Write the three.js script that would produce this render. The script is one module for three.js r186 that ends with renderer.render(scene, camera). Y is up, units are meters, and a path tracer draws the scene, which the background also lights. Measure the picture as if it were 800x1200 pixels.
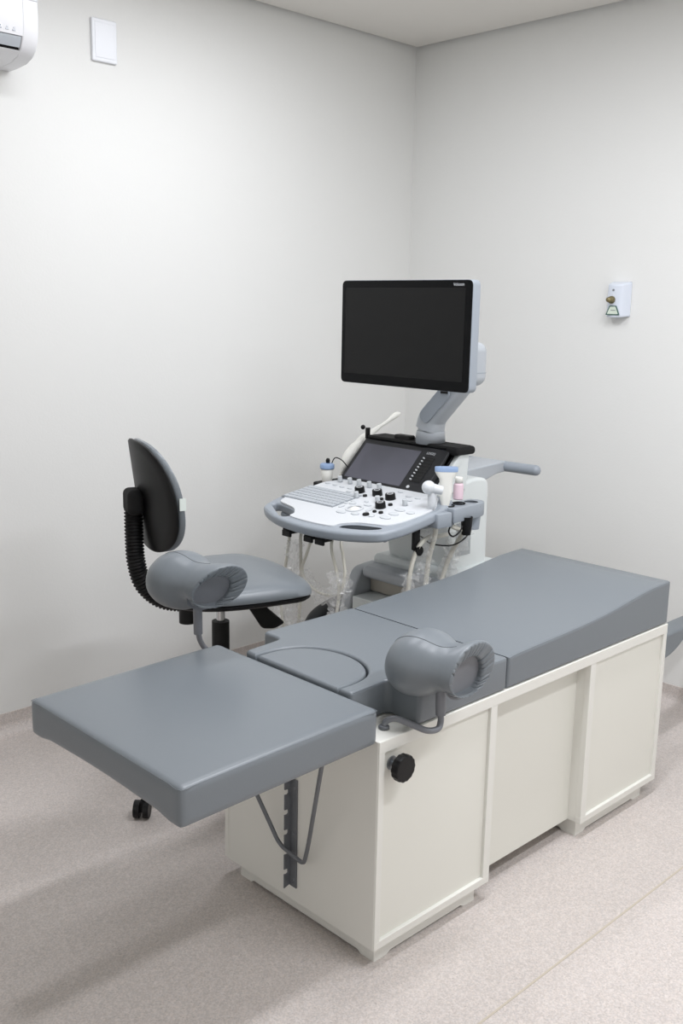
import * as THREE from 'three';
import { RoundedBoxGeometry } from 'three/addons/geometries/RoundedBoxGeometry.js';
import { mergeGeometries, mergeVertices, toCreasedNormals } from 'three/addons/utils/BufferGeometryUtils.js';
import { ImprovedNoise } from 'three/addons/math/ImprovedNoise.js';
import { FontLoader } from 'three/addons/loaders/FontLoader.js';
import { TextGeometry } from 'three/addons/geometries/TextGeometry.js';
import { RectAreaLightUniformsLib } from 'three/addons/lights/RectAreaLightUniformsLib.js';

// ---------------------------------------------------------------- camera, light, exposure
const scene = new THREE.Scene();
const V = (x, y, z) => new THREE.Vector3(x, y, z);
const D2R = Math.PI / 180;
const camera = new THREE.PerspectiveCamera(2 * Math.atan(600 / 1166.7) / D2R, 800 / 1200, 0.05, 30);
camera.rotation.order = 'YXZ';
camera.position.set(-1.4692, 1.4793, 1.3709);
camera.rotation.set(-11.65 * D2R, -44.35 * D2R, 1.09 * D2R);
scene.add(camera);
const renderer = new THREE.WebGLRenderer({ antialias: true });
renderer.toneMapping = THREE.LinearToneMapping;
renderer.toneMappingExposure = 1.0;
renderer.shadowMap.enabled = true;
renderer.shadowMap.type = THREE.PCFSoftShadowMap;
RectAreaLightUniformsLib.init();
scene.background = new THREE.Color(0x000000);
// room limits: left wall z = ZL, right wall x = XR
const XR = 1.991, ZL = -1.7565, XB = -2.0, ZF = 2.3, CEIL = 2.584;
// recessed ceiling panels: [x, z, size x, size z, intensity]
const PANELS = [[0.45, -0.96, 1.2, 0.14, 24], [0.45, 0.2, 1.2, 0.14, 57], [0.45, 1.37, 1.2, 0.14, 57]];
for (const [x, z, sx, sz, I] of PANELS) {
  const l = new THREE.RectAreaLight(0xf7f9ff, I, sx, sz);
  l.position.set(x, CEIL - 0.004, z); l.lookAt(x, 0, z);
  scene.add(l);
}

// ---------------------------------------------------------------- helpers
let seed = 12345;
const rnd = () => { seed = (seed * 1664525 + 1013904223) >>> 0; return seed / 4294967296; };
const noise = new ImprovedNoise();
const used = {};
const numbered = n => { const k = used[n] = (used[n] ?? -1) + 1; return k ? n + '_' + String(k).padStart(3, '0') : n; };
const ni = g => { const r = g.index ? g.toNonIndexed() : g; if (!r.attributes.normal) r.computeVertexNormals(); return r; };
function boxUV(g) {           // uv in metres from the dominant axis
  const p = g.attributes.position, n = g.attributes.normal, uv = new Float32Array(p.count * 2);
  for (let i = 0; i < p.count; i++) {
    const ax = Math.abs(n.getX(i)), ay = Math.abs(n.getY(i)), az = Math.abs(n.getZ(i));
    if (ay >= ax && ay >= az) { uv[2 * i] = p.getX(i); uv[2 * i + 1] = p.getZ(i); }
    else if (ax >= az) { uv[2 * i] = p.getZ(i); uv[2 * i + 1] = p.getY(i); }
    else { uv[2 * i] = p.getX(i); uv[2 * i + 1] = p.getY(i); }
  }
  g.setAttribute('uv', new THREE.BufferAttribute(uv, 2));
  return g;
}
function clean(g) {
  g = ni(g);
  for (const k of Object.keys(g.attributes)) if (!['position', 'normal', 'uv'].includes(k)) g.deleteAttribute(k);
  return boxUV(g);
}
// toCreasedNormals joins points on a 1 cm grid, so work on an enlarged copy
function crease(g, ang) { g.scale(2000, 2000, 2000); const r = toCreasedNormals(g, ang); r.scale(1 / 2000, 1 / 2000, 1 / 2000); return r; }
function smooth(g, ang = 0.7) { g = g.clone(); g.deleteAttribute('uv'); g.deleteAttribute('normal'); g = mergeVertices(g, 1e-5); return crease(g, ang); }
const bases = new WeakMap();
function thing(name, label, category, [x, y, z], group) {
  const o = new THREE.Group(); o.name = numbered(name); o.position.set(x, y, z);
  o.userData = { label, category }; if (group) o.userData.group = group;
  bases.set(o, V(x, y, z)); scene.add(o); return o;
}
// geometry is given in world coordinates and moved to the thing's base
function part(parent, name, geos, mat, label, kind) {
  const list = (Array.isArray(geos) ? geos : [geos]).map(clean);
  const g = list.length > 1 ? mergeGeometries(list) : list[0].clone();
  const b = bases.get(parent); g.translate(-b.x, -b.y, -b.z);
  const m = new THREE.Mesh(g, mat); m.name = name; m.castShadow = m.receiveShadow = true;
  if (label) m.userData.label = label; if (kind) m.userData.kind = kind;
  bases.set(m, b); parent.add(m); return m;
}
function struct(name, geos, mat, label) {
  const list = (Array.isArray(geos) ? geos : [geos]).map(clean);
  const m = new THREE.Mesh(list.length > 1 ? mergeGeometries(list) : list[0], mat);
  m.name = name; m.castShadow = m.receiveShadow = true; m.userData = { kind: 'structure', label, category: name.split('_')[0] };
  bases.set(m, V(0, 0, 0)); scene.add(m); return m;
}
function box(x0, x1, y0, y1, z0, z1, r = 0, s = 3) {
  const w = Math.abs(x1 - x0), h = Math.abs(y1 - y0), d = Math.abs(z1 - z0);
  const g = r ? new RoundedBoxGeometry(w, h, d, s, Math.min(r, w / 2.01, h / 2.01, d / 2.01)) : new THREE.BoxGeometry(w, h, d);
  return g.translate((x0 + x1) / 2, (y0 + y1) / 2, (z0 + z1) / 2);
}
function orient(g, p, dir) { return g.applyQuaternion(new THREE.Quaternion().setFromUnitVectors(V(0, 1, 0), dir.clone().normalize())).translate(p.x, p.y, p.z); }
function cyl(a, b, r0, r1 = r0, n = 20) {
  const d = b.clone().sub(a);
  return orient(new THREE.CylinderGeometry(r1, r0, d.length(), n).translate(0, d.length() / 2, 0), a, d);
}
function tube(pts, r, n = 40, k = 10, closed = false, tension = 0.5) {
  const c = new THREE.CatmullRomCurve3(pts.map(p => p.isVector3 ? p : V(...p)), closed, 'catmullrom', tension);
  const g = [new THREE.TubeGeometry(c, n, r, k, closed)];
  if (!closed) for (const t of [0, 1]) { const p = c.getPoint(t); g.push(new THREE.SphereGeometry(r, k, 6).translate(p.x, p.y, p.z)); }
  return mergeGeometries(g.map(ni));
}
function lathe(prof, p, dir = V(0, 1, 0), n = 28) { return orient(new THREE.LatheGeometry(prof.map(q => new THREE.Vector2(...q)), n), p, dir); }
function flatCaps(g, ax) { // the flat ends of an extrusion keep a flat normal beside the rounded bevel
  const p = g.attributes.position, n = g.attributes.normal, a = V(), b = V(), c = V(), f = V();
  for (let i = 0; i < p.count; i += 3) {
    a.fromBufferAttribute(p, i); b.fromBufferAttribute(p, i + 1); c.fromBufferAttribute(p, i + 2);
    f.crossVectors(b.sub(a), c.sub(a)).normalize();
    if (Math.abs(f.getComponent(ax)) > 0.9995) for (let k = 0; k < 3; k++) n.setXYZ(i + k, f.x, f.y, f.z);
  }
  return g;
}
// plan: shape points are (x, z); rises from y0 to y1 with a bevel inside that height
function planExtrude(shape, y0, y1, bev = 0.008, seg = 4) {
  const g = new THREE.ExtrudeGeometry(shape, { depth: y1 - y0 - 2 * bev, bevelEnabled: bev > 0, bevelSize: bev, bevelThickness: bev, bevelOffset: -bev, bevelSegments: seg, curveSegments: 24 });
  g.rotateX(Math.PI / 2); // shape y -> z, depth -> -y
  return flatCaps(smooth(g.translate(0, y1 - bev, 0), 0.6), 1);
}
// side: shape points are (x, y); runs along z from z0 to z1
function sideExtrude(shape, z0, z1, bev = 0.004, seg = 3, ang = 0.6) {
  const g = new THREE.ExtrudeGeometry(shape, { depth: z1 - z0 - 2 * bev, bevelEnabled: bev > 0, bevelSize: bev, bevelThickness: bev, bevelOffset: -bev, bevelSegments: seg, curveSegments: 20 });
  return flatCaps(smooth(g.translate(0, 0, z0 + bev), ang), 2);
}
const poly = pts => new THREE.Shape(pts.map(p => new THREE.Vector2(...p)));
const splineShape = (pts, n = 80) => new THREE.Shape(new THREE.CatmullRomCurve3(pts.map(p => V(p[0], p[1], 0)), true, 'catmullrom', 0.5).getPoints(n).slice(0, -1).map(p => new THREE.Vector2(p.x, p.y)));
function roundPoly(pts, r, n = 6) { // polygon with rounded corners; r may be an array
  const out = [], N = pts.length;
  for (let i = 0; i < N; i++) {
    const P = new THREE.Vector2(...pts[i]), A = new THREE.Vector2(...pts[(i + N - 1) % N]), B = new THREE.Vector2(...pts[(i + 1) % N]);
    const rr = Array.isArray(r) ? r[i] : r;
    if (!rr) { out.push(P); continue; }
    const a = A.clone().sub(P).normalize().multiplyScalar(Math.min(rr, A.distanceTo(P) * 0.49)).add(P);
    const b = B.clone().sub(P).normalize().multiplyScalar(Math.min(rr, B.distanceTo(P) * 0.49)).add(P);
    for (let k = 0; k <= n; k++) { const t = k / n; out.push(new THREE.Vector2((1 - t) ** 2 * a.x + 2 * t * (1 - t) * P.x + t * t * b.x, (1 - t) ** 2 * a.y + 2 * t * (1 - t) * P.y + t * t * b.y)); }
  }
  return new THREE.Shape(out);
}
function surf(nu, nv, f, ang = 1.2) { // grid surface u,v in 0..1
  const pos = [], idx = [];
  for (let i = 0; i <= nu; i++) for (let j = 0; j <= nv; j++) { const p = f(i / nu, j / nv); pos.push(p.x, p.y, p.z); }
  for (let i = 0; i < nu; i++) for (let j = 0; j < nv; j++) { const a = i * (nv + 1) + j, b = a + nv + 1; idx.push(a, b, a + 1, b, b + 1, a + 1); }
  const g = new THREE.BufferGeometry(); g.setAttribute('position', new THREE.Float32BufferAttribute(pos, 3)); g.setIndex(idx);
  return crease(mergeVertices(g, 1e-6), ang);
}
// soft box cushion with rounded edges, crowned top, optional vertex warp
function cushion(x0, x1, y0, y1, z0, z1, r, crown, warp) {
  const n = 28, m = 10, g = new THREE.BoxGeometry(2, 2, 2, n, m, n), p = g.attributes.position;
  const w = (x1 - x0) / 2, h = (y1 - y0) / 2, d = (z1 - z0) / 2, q = t => Math.sign(t) * (1 - Math.pow(1 - Math.abs(t), 1.9));
  for (let i = 0; i < p.count; i++) {
    let a = V(q(p.getX(i)) * w, q(p.getY(i)) * h, q(p.getZ(i)) * d);
    const c = V(THREE.MathUtils.clamp(a.x, -w + r, w - r), THREE.MathUtils.clamp(a.y, -h + r, h - r), THREE.MathUtils.clamp(a.z, -d + r, d - r));
    const dl = a.clone().sub(c); if (dl.length() > 1e-6) a = c.clone().add(dl.normalize().multiplyScalar(r));
    const u = a.x / w, v = a.z / d;
    if (a.y > 0) a.y += crown * (1 - u ** 4) * (1 - v ** 4) * Math.min(1, a.y / (h - r + 1e-4));
    a.add(V((x0 + x1) / 2, (y0 + y1) / 2, (z0 + z1) / 2));
    if (warp) warp(a, u, v);
    p.setXYZ(i, a.x, a.y, a.z);
  }
  return smooth(g, 1.0);
}

// ---------------------------------------------------------------- materials
function tex(n, f, srgb, rep = 1) {
  const d = new Uint8Array(n * n * 4);
  for (let y = 0; y < n; y++) for (let x = 0; x < n; x++) { const c = f(x, y); d.set([c[0], c[1], c[2], 255], (y * n + x) * 4); }
  const t = new THREE.DataTexture(d, n, n); t.wrapS = t.wrapT = THREE.RepeatWrapping; t.magFilter = THREE.LinearFilter; t.minFilter = THREE.LinearMipmapLinearFilter; t.generateMipmaps = true;
  if (srgb) t.colorSpace = THREE.SRGBColorSpace; t.repeat.set(rep, rep); t.needsUpdate = true; return t;
}
const hash = (x, y) => { let h = Math.imul(x, 374761393) + Math.imul(y, 668265263) | 0; h = Math.imul(h ^ h >>> 13, 1274126177); return ((h ^ h >>> 16) >>> 0) / 4294967296; };
const tile = (x, y, n, s) => { // tileable value noise, s cells
  const fx = x / n * s, fy = y / n * s, ix = Math.floor(fx), iy = Math.floor(fy), a = fx - ix, b = fy - iy;
  const u = a * a * (3 - 2 * a), v = b * b * (3 - 2 * b), H = (i, j) => hash((i % s) + s * 17, (j % s) + s * 31);
  return (H(ix, iy) * (1 - u) + H(ix + 1, iy) * u) * (1 - v) + (H(ix, iy + 1) * (1 - u) + H(ix + 1, iy + 1) * u) * v;
};
const N = 1024;
const floorTex = tex(N, (x, y) => {
  const f = tile(x, y, N, 256) - 0.5, c = tile(x, y, N, 64) - 0.5, e = tile(x, y, N, 7) - 0.5, s = tile(x + 331, y + 77, N, 340);
  let k = 1 + 0.13 * f + 0.02 * c + 0.012 * e + 0.07 * (hash(x, y) - 0.5); if (s > 0.88) k *= 0.9; if (s < 0.1) k *= 1.04;
  const w = tile(x + 50, y + 9, N, 220) - 0.5;
  return [202 * k, (193.5 - 3 * w) * k, (188 - 6 * w) * k].map(v => Math.max(0, Math.min(255, v)));
}, true, 1 / 0.8);
const vinylBump = tex(512, (x, y) => { const v = 128 + 80 * (tile(x, y, 512, 170) - 0.5) + 60 * (tile(x, y, 512, 90) - 0.5) + 30 * (tile(x, y, 512, 6) - 0.5); return [v, v, v]; }, false, 1 / 0.25);
const wallBump = tex(512, (x, y) => { const v = 128 + 90 * (tile(x, y, 512, 128) - 0.5) + 50 * (tile(x, y, 512, 24) - 0.5); return [v, v, v]; }, false, 1 / 0.6);
const S = (color, roughness = 0.5, extra = {}) => new THREE.MeshPhysicalMaterial({ color, roughness, ...extra });
const M = {
  wall: S('#e6e6e3', 0.75, { bumpMap: wallBump, bumpScale: 0.0004 }),
  ceil: S('#e3e0da', 0.9),
  floor: S('#ffffff', 0.5, { map: floorTex, bumpMap: vinylBump, bumpScale: 0.0002 }),
  seam: S('#c3b9a9', 0.5),
  vinyl: S('#757b80', 0.34, { bumpMap: vinylBump, bumpScale: 0.00012 }),
  vinylPlain: S('#757b80', 0.36),
  vinylSeam: S('#5d6165', 0.5),
  ivory: S('#e6e5de', 0.38),
  ivoryPanel: S('#e4e3da', 0.42),
  graphite: S('#6f7276', 0.45, { metalness: 0.2 }),
  rod: S('#7d7f84', 0.42, { metalness: 0.15 }),
  black: S('#0b0b0c', 0.45, { specularIntensity: 0.6 }),
  blackSoft: S('#121213', 0.7, { specularIntensity: 0.6 }),
  chrome: S('#c9cacc', 0.18, { metalness: 1 }),
  steel: S('#8d9195', 0.32, { metalness: 0.8 }),
  white: S('#d6d9dc', 0.35),
  acWhite: S('#e4e4e6', 0.35),
  plate: S('#e8eaee', 0.3),
  bumper: S('#989fa7', 0.4),
  lightGrey: S('#b2b7bc', 0.4),
  key: S('#a4a9ae', 0.5),
  keyBase: S('#8b9197', 0.5),
  keyCap: S('#b7bcc1', 0.5),
  smallKnob: S('#c2c6c9', 0.45),
  button: S('#cbcfd2', 0.45),
  dark: S('#1e1f22', 0.45, { specularIntensity: 0.6 }),
  bezel: S('#07080a', 0.15, { specularIntensity: 0.3 }),
  screen: S('#1b1b1b', 0.3, { specularIntensity: 0.35 }),
  touch: S('#5c5c66', 0.2, { specularIntensity: 0.5 }),
  print: S('#d0d3d6', 0.5),
  column: S('#dfe4e3', 0.3),
  columnDark: S('#a6abac', 0.4),
  beige: S('#b5afa4', 0.5),
  cable: S('#e3e0d4', 0.45),
  probe: S('#ecebe4', 0.4),
  probeBlue: S('#8fa6c8', 0.4),
  pink: S('#e6ccd6', 0.4),
  film: S('#ffffff', 0.16, { transmission: 0.9, thickness: 0, ior: 1.38, side: THREE.DoubleSide }),
  brass: S('#8f8461', 0.35, { metalness: 0.7 }),
  green: S('#3f6157', 0.5),
  paleGreen: S('#d3ddce', 0.5),
  outlet: S('#d9dfe9', 0.3),
  panelGlow: new THREE.MeshStandardMaterial({ color: '#ffffff', emissive: new THREE.Color('#f7f9ff'), emissiveIntensity: 1.2 }),
  tag: S('#dfe6e0', 0.5),
};

// ---------------------------------------------------------------- the room
const T = 0.12;
struct('floor', box(XB - T, XR + T, -0.1, 0, ZL - T, ZF + T), M.floor, 'speckled beige vinyl floor');
{ const s = box(XB, XR - 0.02, 0.0002, 0.0008, 0.2675, 0.2725); struct('trim_1', s, M.seam, 'thin yellowish weld line running along the vinyl floor'); }
struct('wall_left', box(XB - T, XR + T, 0, CEIL + 0.1, ZL - T, ZL), M.wall, 'plain white wall behind the chair and ultrasound machine');
struct('wall_right', box(XR, XR + T, 0, CEIL + 0.1, ZL, ZF), M.wall, 'plain white wall with the gas outlet');
struct('wall_front', box(XB - T, XR + T, 0, CEIL + 0.1, ZF, ZF + T), M.wall, 'plain white wall behind the photographer');
struct('wall_back', box(XB - T, XB, 0, CEIL + 0.1, ZL, ZF), M.wall, 'plain white wall opposite the gas outlet');
{ // ceiling board held clear of the walls by a narrow shadow gap, with cut-outs for the light panels
  const g = 0.024, sh = poly([[XB + g, ZL + g], [XR - g, ZL + g], [XR - g, ZF - g], [XB + g, ZF - g]]);
  for (const [x, z, sx, sz] of PANELS) sh.holes.push(new THREE.Path([[-1, -1], [-1, 1], [1, 1], [1, -1]].map(([a, b]) => new THREE.Vector2(x + a * sx / 2 + a * 0.006, z + b * sz / 2 + b * 0.006))));
  const c = new THREE.ExtrudeGeometry(sh, { depth: 0.02, bevelEnabled: false }); c.rotateX(Math.PI / 2).translate(0, CEIL + 0.02, 0);
  struct('ceiling', [c, box(XB - T, XR + T, CEIL + 0.05, CEIL + 0.12, ZL - T, ZF + T)], M.ceil, 'flat white plaster ceiling with a shadow gap at the walls');
}
{ // vinyl coved up the walls
  const prof = [[0, 0], [0.045, 0]]; for (let k = 1; k <= 8; k++) { const a = k / 8 * Math.PI / 2; prof.push([0.045 - 0.042 * Math.sin(a), 0.042 - 0.042 * Math.cos(a) + 0.0005]); }
  prof.push([0.003, 0.074], [0, 0.075]);
  const cove = L => new THREE.ExtrudeGeometry(poly(prof), { depth: L, bevelEnabled: false });
  // profile grows towards +z from the left wall
  const gl = smooth(cove(XR - XB).applyMatrix4(new THREE.Matrix4().makeBasis(V(0, 0, 1), V(0, 1, 0), V(-1, 0, 0))), 0.5);
  gl.computeBoundingBox(); gl.translate(XB - gl.boundingBox.min.x, 0, ZL - gl.boundingBox.min.z);
  struct('baseboard_left', gl, M.floor, 'vinyl floor coved up the left wall');
  const gr = cove(ZF - ZL).applyMatrix4(new THREE.Matrix4().makeBasis(V(-1, 0, 0), V(0, 1, 0), V(0, 0, -1)));
  const g2 = smooth(gr, 0.5); g2.computeBoundingBox(); g2.translate(XR - g2.boundingBox.max.x, 0, ZL - g2.boundingBox.min.z);
  struct('baseboard_right', g2, M.floor, 'vinyl floor coved up the right wall');
}
PANELS.forEach(([x, z, sx, sz], i) => {
  const where = ['above the swivel chair', 'above the examination table', 'over the open floor by the near side of the table'][i];
  const t = thing('ceiling_light', 'white recessed ceiling panel light ' + where, 'light', [x, CEIL, z], 'ceiling panel lights');
  const f = 0.012;
  part(t, 'frame', [box(x - sx / 2 - .02, x + sx / 2 + .02, CEIL - .003, CEIL - .0005, z - sz / 2 - .02, z - sz / 2 + .002), box(x - sx / 2 - .02, x + sx / 2 + .02, CEIL - .003, CEIL - .0005, z + sz / 2 - .002, z + sz / 2 + .02),
    box(x - sx / 2 - .02, x - sx / 2 + .002, CEIL - .003, CEIL - .0005, z - sz / 2, z + sz / 2), box(x + sx / 2 - .002, x + sx / 2 + .02, CEIL - .003, CEIL - .0005, z - sz / 2, z + sz / 2)], M.acWhite);
  part(t, 'diffuser', box(x - sx / 2, x + sx / 2, CEIL, CEIL + f, z - sz / 2, z + sz / 2), M.panelGlow);
});

// ---------------------------------------------------------------- examination table
const L = 1.264, W = 0.549, H = 0.558, Y0 = 0.0483, M1 = 0.422, M2 = 0.843;
const tb = thing('examination_table', 'grey padded gynaecological examination table on an ivory cabinet with leg rests', 'table', [L / 2, 0, -W / 2]);
{
  // carcass pieces
  const zb = -W, fr = 0.02, rec = 0.009;
  const cab = part(tb, 'cabinet', [
    box(0.008, M1 - 0.004, Y0 + 0.001, H - 0.012, zb + 0.0175, -rec - 0.009), box(M2 + 0.004, L - 0.002, Y0 + 0.001, H - 0.012, zb + 0.0175, -rec - 0.009),
    box(M1 - 0.006, M2 + 0.006, Y0 + 0.002, H - 0.012, zb + 0.0175, -0.058),
    box(-0.001, 0.014, Y0 + 0.0003, H - 0.0008, -W + 0.018, -0.0035, 0.0015), // foot end board
  ], M.ivory);
  const side = part(tb, 'back_panel', box(0, L, Y0, H, zb, zb + 0.0165, 0.002), M.ivory);
  part(tb, 'top_board', box(0.0012, L - 0.0012, H - 0.018, H, zb + 0.017, -0.0015, 0.003), M.ivory);
  const frame = (x0, x1, left, right) => {
    const g = [box(x0, x1, H - 0.03, H - 0.0005, -0.02, 0, 0.002), box(x0, x1, Y0, Y0 + 0.02, -0.02, 0, 0.002)];
    g.push(box(x0 + 0.0003, x0 + left, Y0 + 0.0004, H - 0.01, -0.0198, -0.0003, 0.002), box(x1 - right, x1 - 0.0003, Y0 + 0.0004, H - 0.01, -0.0198, -0.0003, 0.002));
    return g;
  };
  part(tb, 'frame', frame(0, M1, 0.019, 0.026), M.ivory);
  part(tb, 'frame', frame(M2, L, 0.026, 0.019), M.ivory);
  part(tb, 'rail', box(M1 - 0.003, M2 + 0.003, H - 0.03, H - 0.0005, -0.02, 0, 0.002), M.ivory);
  part(tb, 'side_panel', box(0.015, M1 - 0.02, Y0 + 0.015, H - 0.02, -rec - 0.01, -rec), M.ivoryPanel);
  part(tb, 'side_panel', box(M2 + 0.02, L - 0.015, Y0 + 0.015, H - 0.02, -rec - 0.01, -rec), M.ivoryPanel);
  part(tb, 'side_panel', box(M1 - 0.002, M2 + 0.002, Y0 + 0.001, H - 0.02, -0.062, -0.044), M.ivoryPanel);
  for (const gd of [box(M1 - 0.018, M1 - 0.001, Y0 + 0.0008, H - 0.02, -0.06, -0.004, 0.001), box(M2 + 0.001, M2 + 0.018, Y0 + 0.0008, H - 0.02, -0.06, -0.004, 0.001)]) part(tb, 'divider', gd, M.ivory);
  // plinths with shallow arches
  const arch = (a, b) => { const c = 0.05, s = 0.008, h = 0.007; return poly([[a, 0], [a, Y0 - 0.001], [b, Y0 - 0.001], [b, 0], [b - c + s, 0], [b - c - s / 2, h], [a + c + s / 2, h], [a + c - s, 0]]); };
  const along = (a, b, z) => new THREE.ExtrudeGeometry(arch(a, b), { depth: 0.016, bevelEnabled: false }).translate(0, 0, z - 0.016);
  const across = (x) => new THREE.ExtrudeGeometry(arch(-W + 0.0386, -0.0226), { depth: 0.016, bevelEnabled: false }).applyMatrix4(new THREE.Matrix4().makeBasis(V(0, 0, 1), V(0, 1, 0), V(-1, 0, 0))).translate(x + 0.016, 0, 0);
  const p1 = [along(0.0245, M1 - 0.0305, -0.022), along(0.0245, M1 - 0.0305, -W + 0.054), across(0.024), across(M1 - 0.046)];
  const p2 = [along(M2 + 0.0125, L - 0.0455, -0.022), along(M2 + 0.0125, L - 0.0455, -W + 0.054), across(M2 + 0.012), across(L - 0.061)];
  part(tb, 'plinth', p1, M.ivory); part(tb, 'plinth', p2, M.ivory);

  // ---- cushions
  // foot cushion, tipped down a little and hollowed along its free lower edge
  const fx0 = -0.519, fx1 = -0.004, fz0 = -0.567, fz1 = -0.002, fb = 0.5535, ft = 0.636;
  const foot = part(tb, 'foot_cushion', cushion(fx0, fx1, fb, ft, fz0, fz1, 0.012, 0.006, (a, u, v) => {
    const t = (fx1 - a.x) / (fx1 - fx0); a.y -= 0.0096 * t;
    if (u < -0.5 && a.y < 0.58) { const e = THREE.MathUtils.smoothstep(-u, 0.5, 1) * THREE.MathUtils.smoothstep(1 - Math.abs(v + 0.0), 0.12, 0.3); a.y += 0.012 * e * (0.75 + 0.25 * Math.cos(v * 3)); }
  }), M.vinyl);
  const ring = (x0, x1, z0, z1, y, i, tip = 0) => { const p = []; const e = (a, b) => { for (let k = 0; k < 14; k++) p.push(V(a[0] + (b[0] - a[0]) * k / 14, y - tip * (fx1 - (a[0] + (b[0] - a[0]) * k / 14)) / (fx1 - fx0), a[1] + (b[1] - a[1]) * k / 14)); }; const c = [[x0 + i, z0 + i], [x1 - i, z0 + i], [x1 - i, z1 - i], [x0 + i, z1 - i]]; for (let k = 0; k < 4; k++) e(c[k], c[(k + 1) % 4]); return p; };
  part(foot, 'seam', tube(ring(fx0, fx1, fz0, fz1, ft - 0.0046, 0.003, 0.0096), 0.0009, 160, 6, true), M.vinyl);
  part(tb, 'foot_board', box(fx0 + 0.03, fx1 - 0.01, fb - 0.009, fb + 0.002, fz0 + 0.05, fz1 - 0.05).applyMatrix4(new THREE.Matrix4()), M.ivory);
  // seat cushion with notches for the leg rests and a bite for the drop-in cushion
  const sb = H + 0.001, st = 0.643, sp = 0.4565;
  const arc = []; const ac = -0.279, aw = 0.147;
  for (let k = 0; k <= 24; k++) { const a = Math.PI * k / 24; arc.push([0.002 + 0.173 * Math.pow(Math.sin(a), 0.8), ac + aw * Math.cos(a) * (1 + 0.1 * Math.sin(a))]); }
  const out = [[0.002, -0.093], [0.128, -0.099], [0.128, -0.002], [sp, -0.002], [sp, -W + 0.001], [0.128, -W + 0.001], [0.128, -0.477], [0.002, -0.466]];
  const oshape = roundPoly(out, [0.012, 0.02, 0.014, 0.012, 0.012, 0.014, 0.02, 0.012]).getPoints();
  const full = oshape.map(p => [p.x, p.y]);
  // splice the arc into the foot-side edge (between the last and first rounded corners)
  const seatPts = full.concat(arc.slice().reverse().map(p => [p[0] - 0.0, p[1]]));
  const sc = part(tb, 'seat_cushion', planExtrude(poly(seatPts), sb, st, 0.0085, 5), M.vinyl);
  for (const q of [[[0.14, -0.0045], [0.3, -0.0045], [sp - 0.006, -0.0045]], [[0.012, -0.0955], [0.06, -0.098], [0.12, -0.1015]]]) part(sc, 'seam', tube(q.map(p => [p[0], st - 0.0035, p[1]]), 0.0012, 20, 6), M.vinyl);
  // drop-in cushion
  const ins = []; for (let k = 0; k <= 24; k++) { const a = Math.PI * k / 24; ins.push([0.003 + 0.168 * Math.pow(Math.sin(a), 0.8), ac + (aw - 0.0055) * Math.cos(a) * (1 + 0.1 * Math.sin(a))]); }
  part(tb, 'drop_in_cushion', planExtrude(poly(ins), sb, st - 0.0015, 0.009, 5), M.vinyl);
  // head cushion: low wedge
  const hx0 = 0.4595, hx1 = L - 0.001;
  const hp = [[hx0, sb], [hx0, 0.641], [0.5, 0.6445], [0.6, 0.648], [0.7, 0.651], [0.8, 0.655], [0.9, 0.661], [0.98, 0.669], [1.06, 0.679], [1.14, 0.687], [1.2, 0.690], [hx1 - 0.006, 0.691], [hx1, 0.688], [hx1, sb]];
  part(tb, 'head_cushion', sideExtrude(poly(hp), -W + 0.001, -0.002, 0.0085, 5), M.vinyl);
  const hs = hp.slice(1, 12).map(p => V(p[0] + (p[0] < 0.46 ? 0.004 : 0), p[1] - 0.0032, -0.0046));
  part(tb.children[tb.children.length - 1], 'seam', tube(hs, 0.0016, 60, 6), M.vinyl);

  // ---- notched support strip and swing rod on the foot end
  const bz = -0.285, bx = -0.001;
  const nsh = []; nsh.push([bx - 0.022, 0.086], [bx - 0.002, 0.092], [bx - 0.002, 0.372], [bx - 0.018, 0.372], [bx - 0.022, 0.368]);
  for (let k = 0; k < 5; k++) { const y = 0.338 - k * 0.0525; if (y < 0.1) break; nsh.push([bx - 0.022, y + 0.008], [bx - 0.014, y + 0.008], [bx - 0.0105, y + 0.004], [bx - 0.0105, y - 0.003], [bx - 0.014, y - 0.006], [bx - 0.022, y - 0.005]); }
  part(tb, 'notched_bracket', [new THREE.ExtrudeGeometry(poly(nsh), { depth: 0.003, bevelEnabled: false }).translate(0, 0, bz - 0.0015), box(bx - 0.0035, bx - 0.0005, 0.088, 0.372, bz, bz + 0.024),
    ...[0.35, 0.23, 0.108].map(y => cyl(V(bx - 0.003, y, bz + 0.014), V(bx - 0.0065, y, bz + 0.014), 0.005, 0.0035, 12))], M.graphite);
  part(tb, 'support_rod', tube([V(-0.108, 0.55, -0.452), V(-0.085, 0.455, -0.412), V(-0.058, 0.345, -0.366), V(-0.034, 0.248, -0.326), V(-0.0255, 0.212, -0.311), V(-0.0225, 0.2, -0.302), V(-0.0215, 0.193, -0.288), V(-0.0205, 0.187, -0.258), V(-0.0215, 0.183, -0.228), V(-0.0225, 0.186, -0.217), V(-0.0245, 0.196, -0.209), V(-0.034, 0.248, -0.187), V(-0.058, 0.345, -0.146), V(-0.085, 0.455, -0.1), V(-0.108, 0.55, -0.06)], 0.0052, 200, 10, false, 0.5), M.graphite);

  // ---- clamp knob on the long side
  const kc = V(0.05, 0.492, -0.009);
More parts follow.
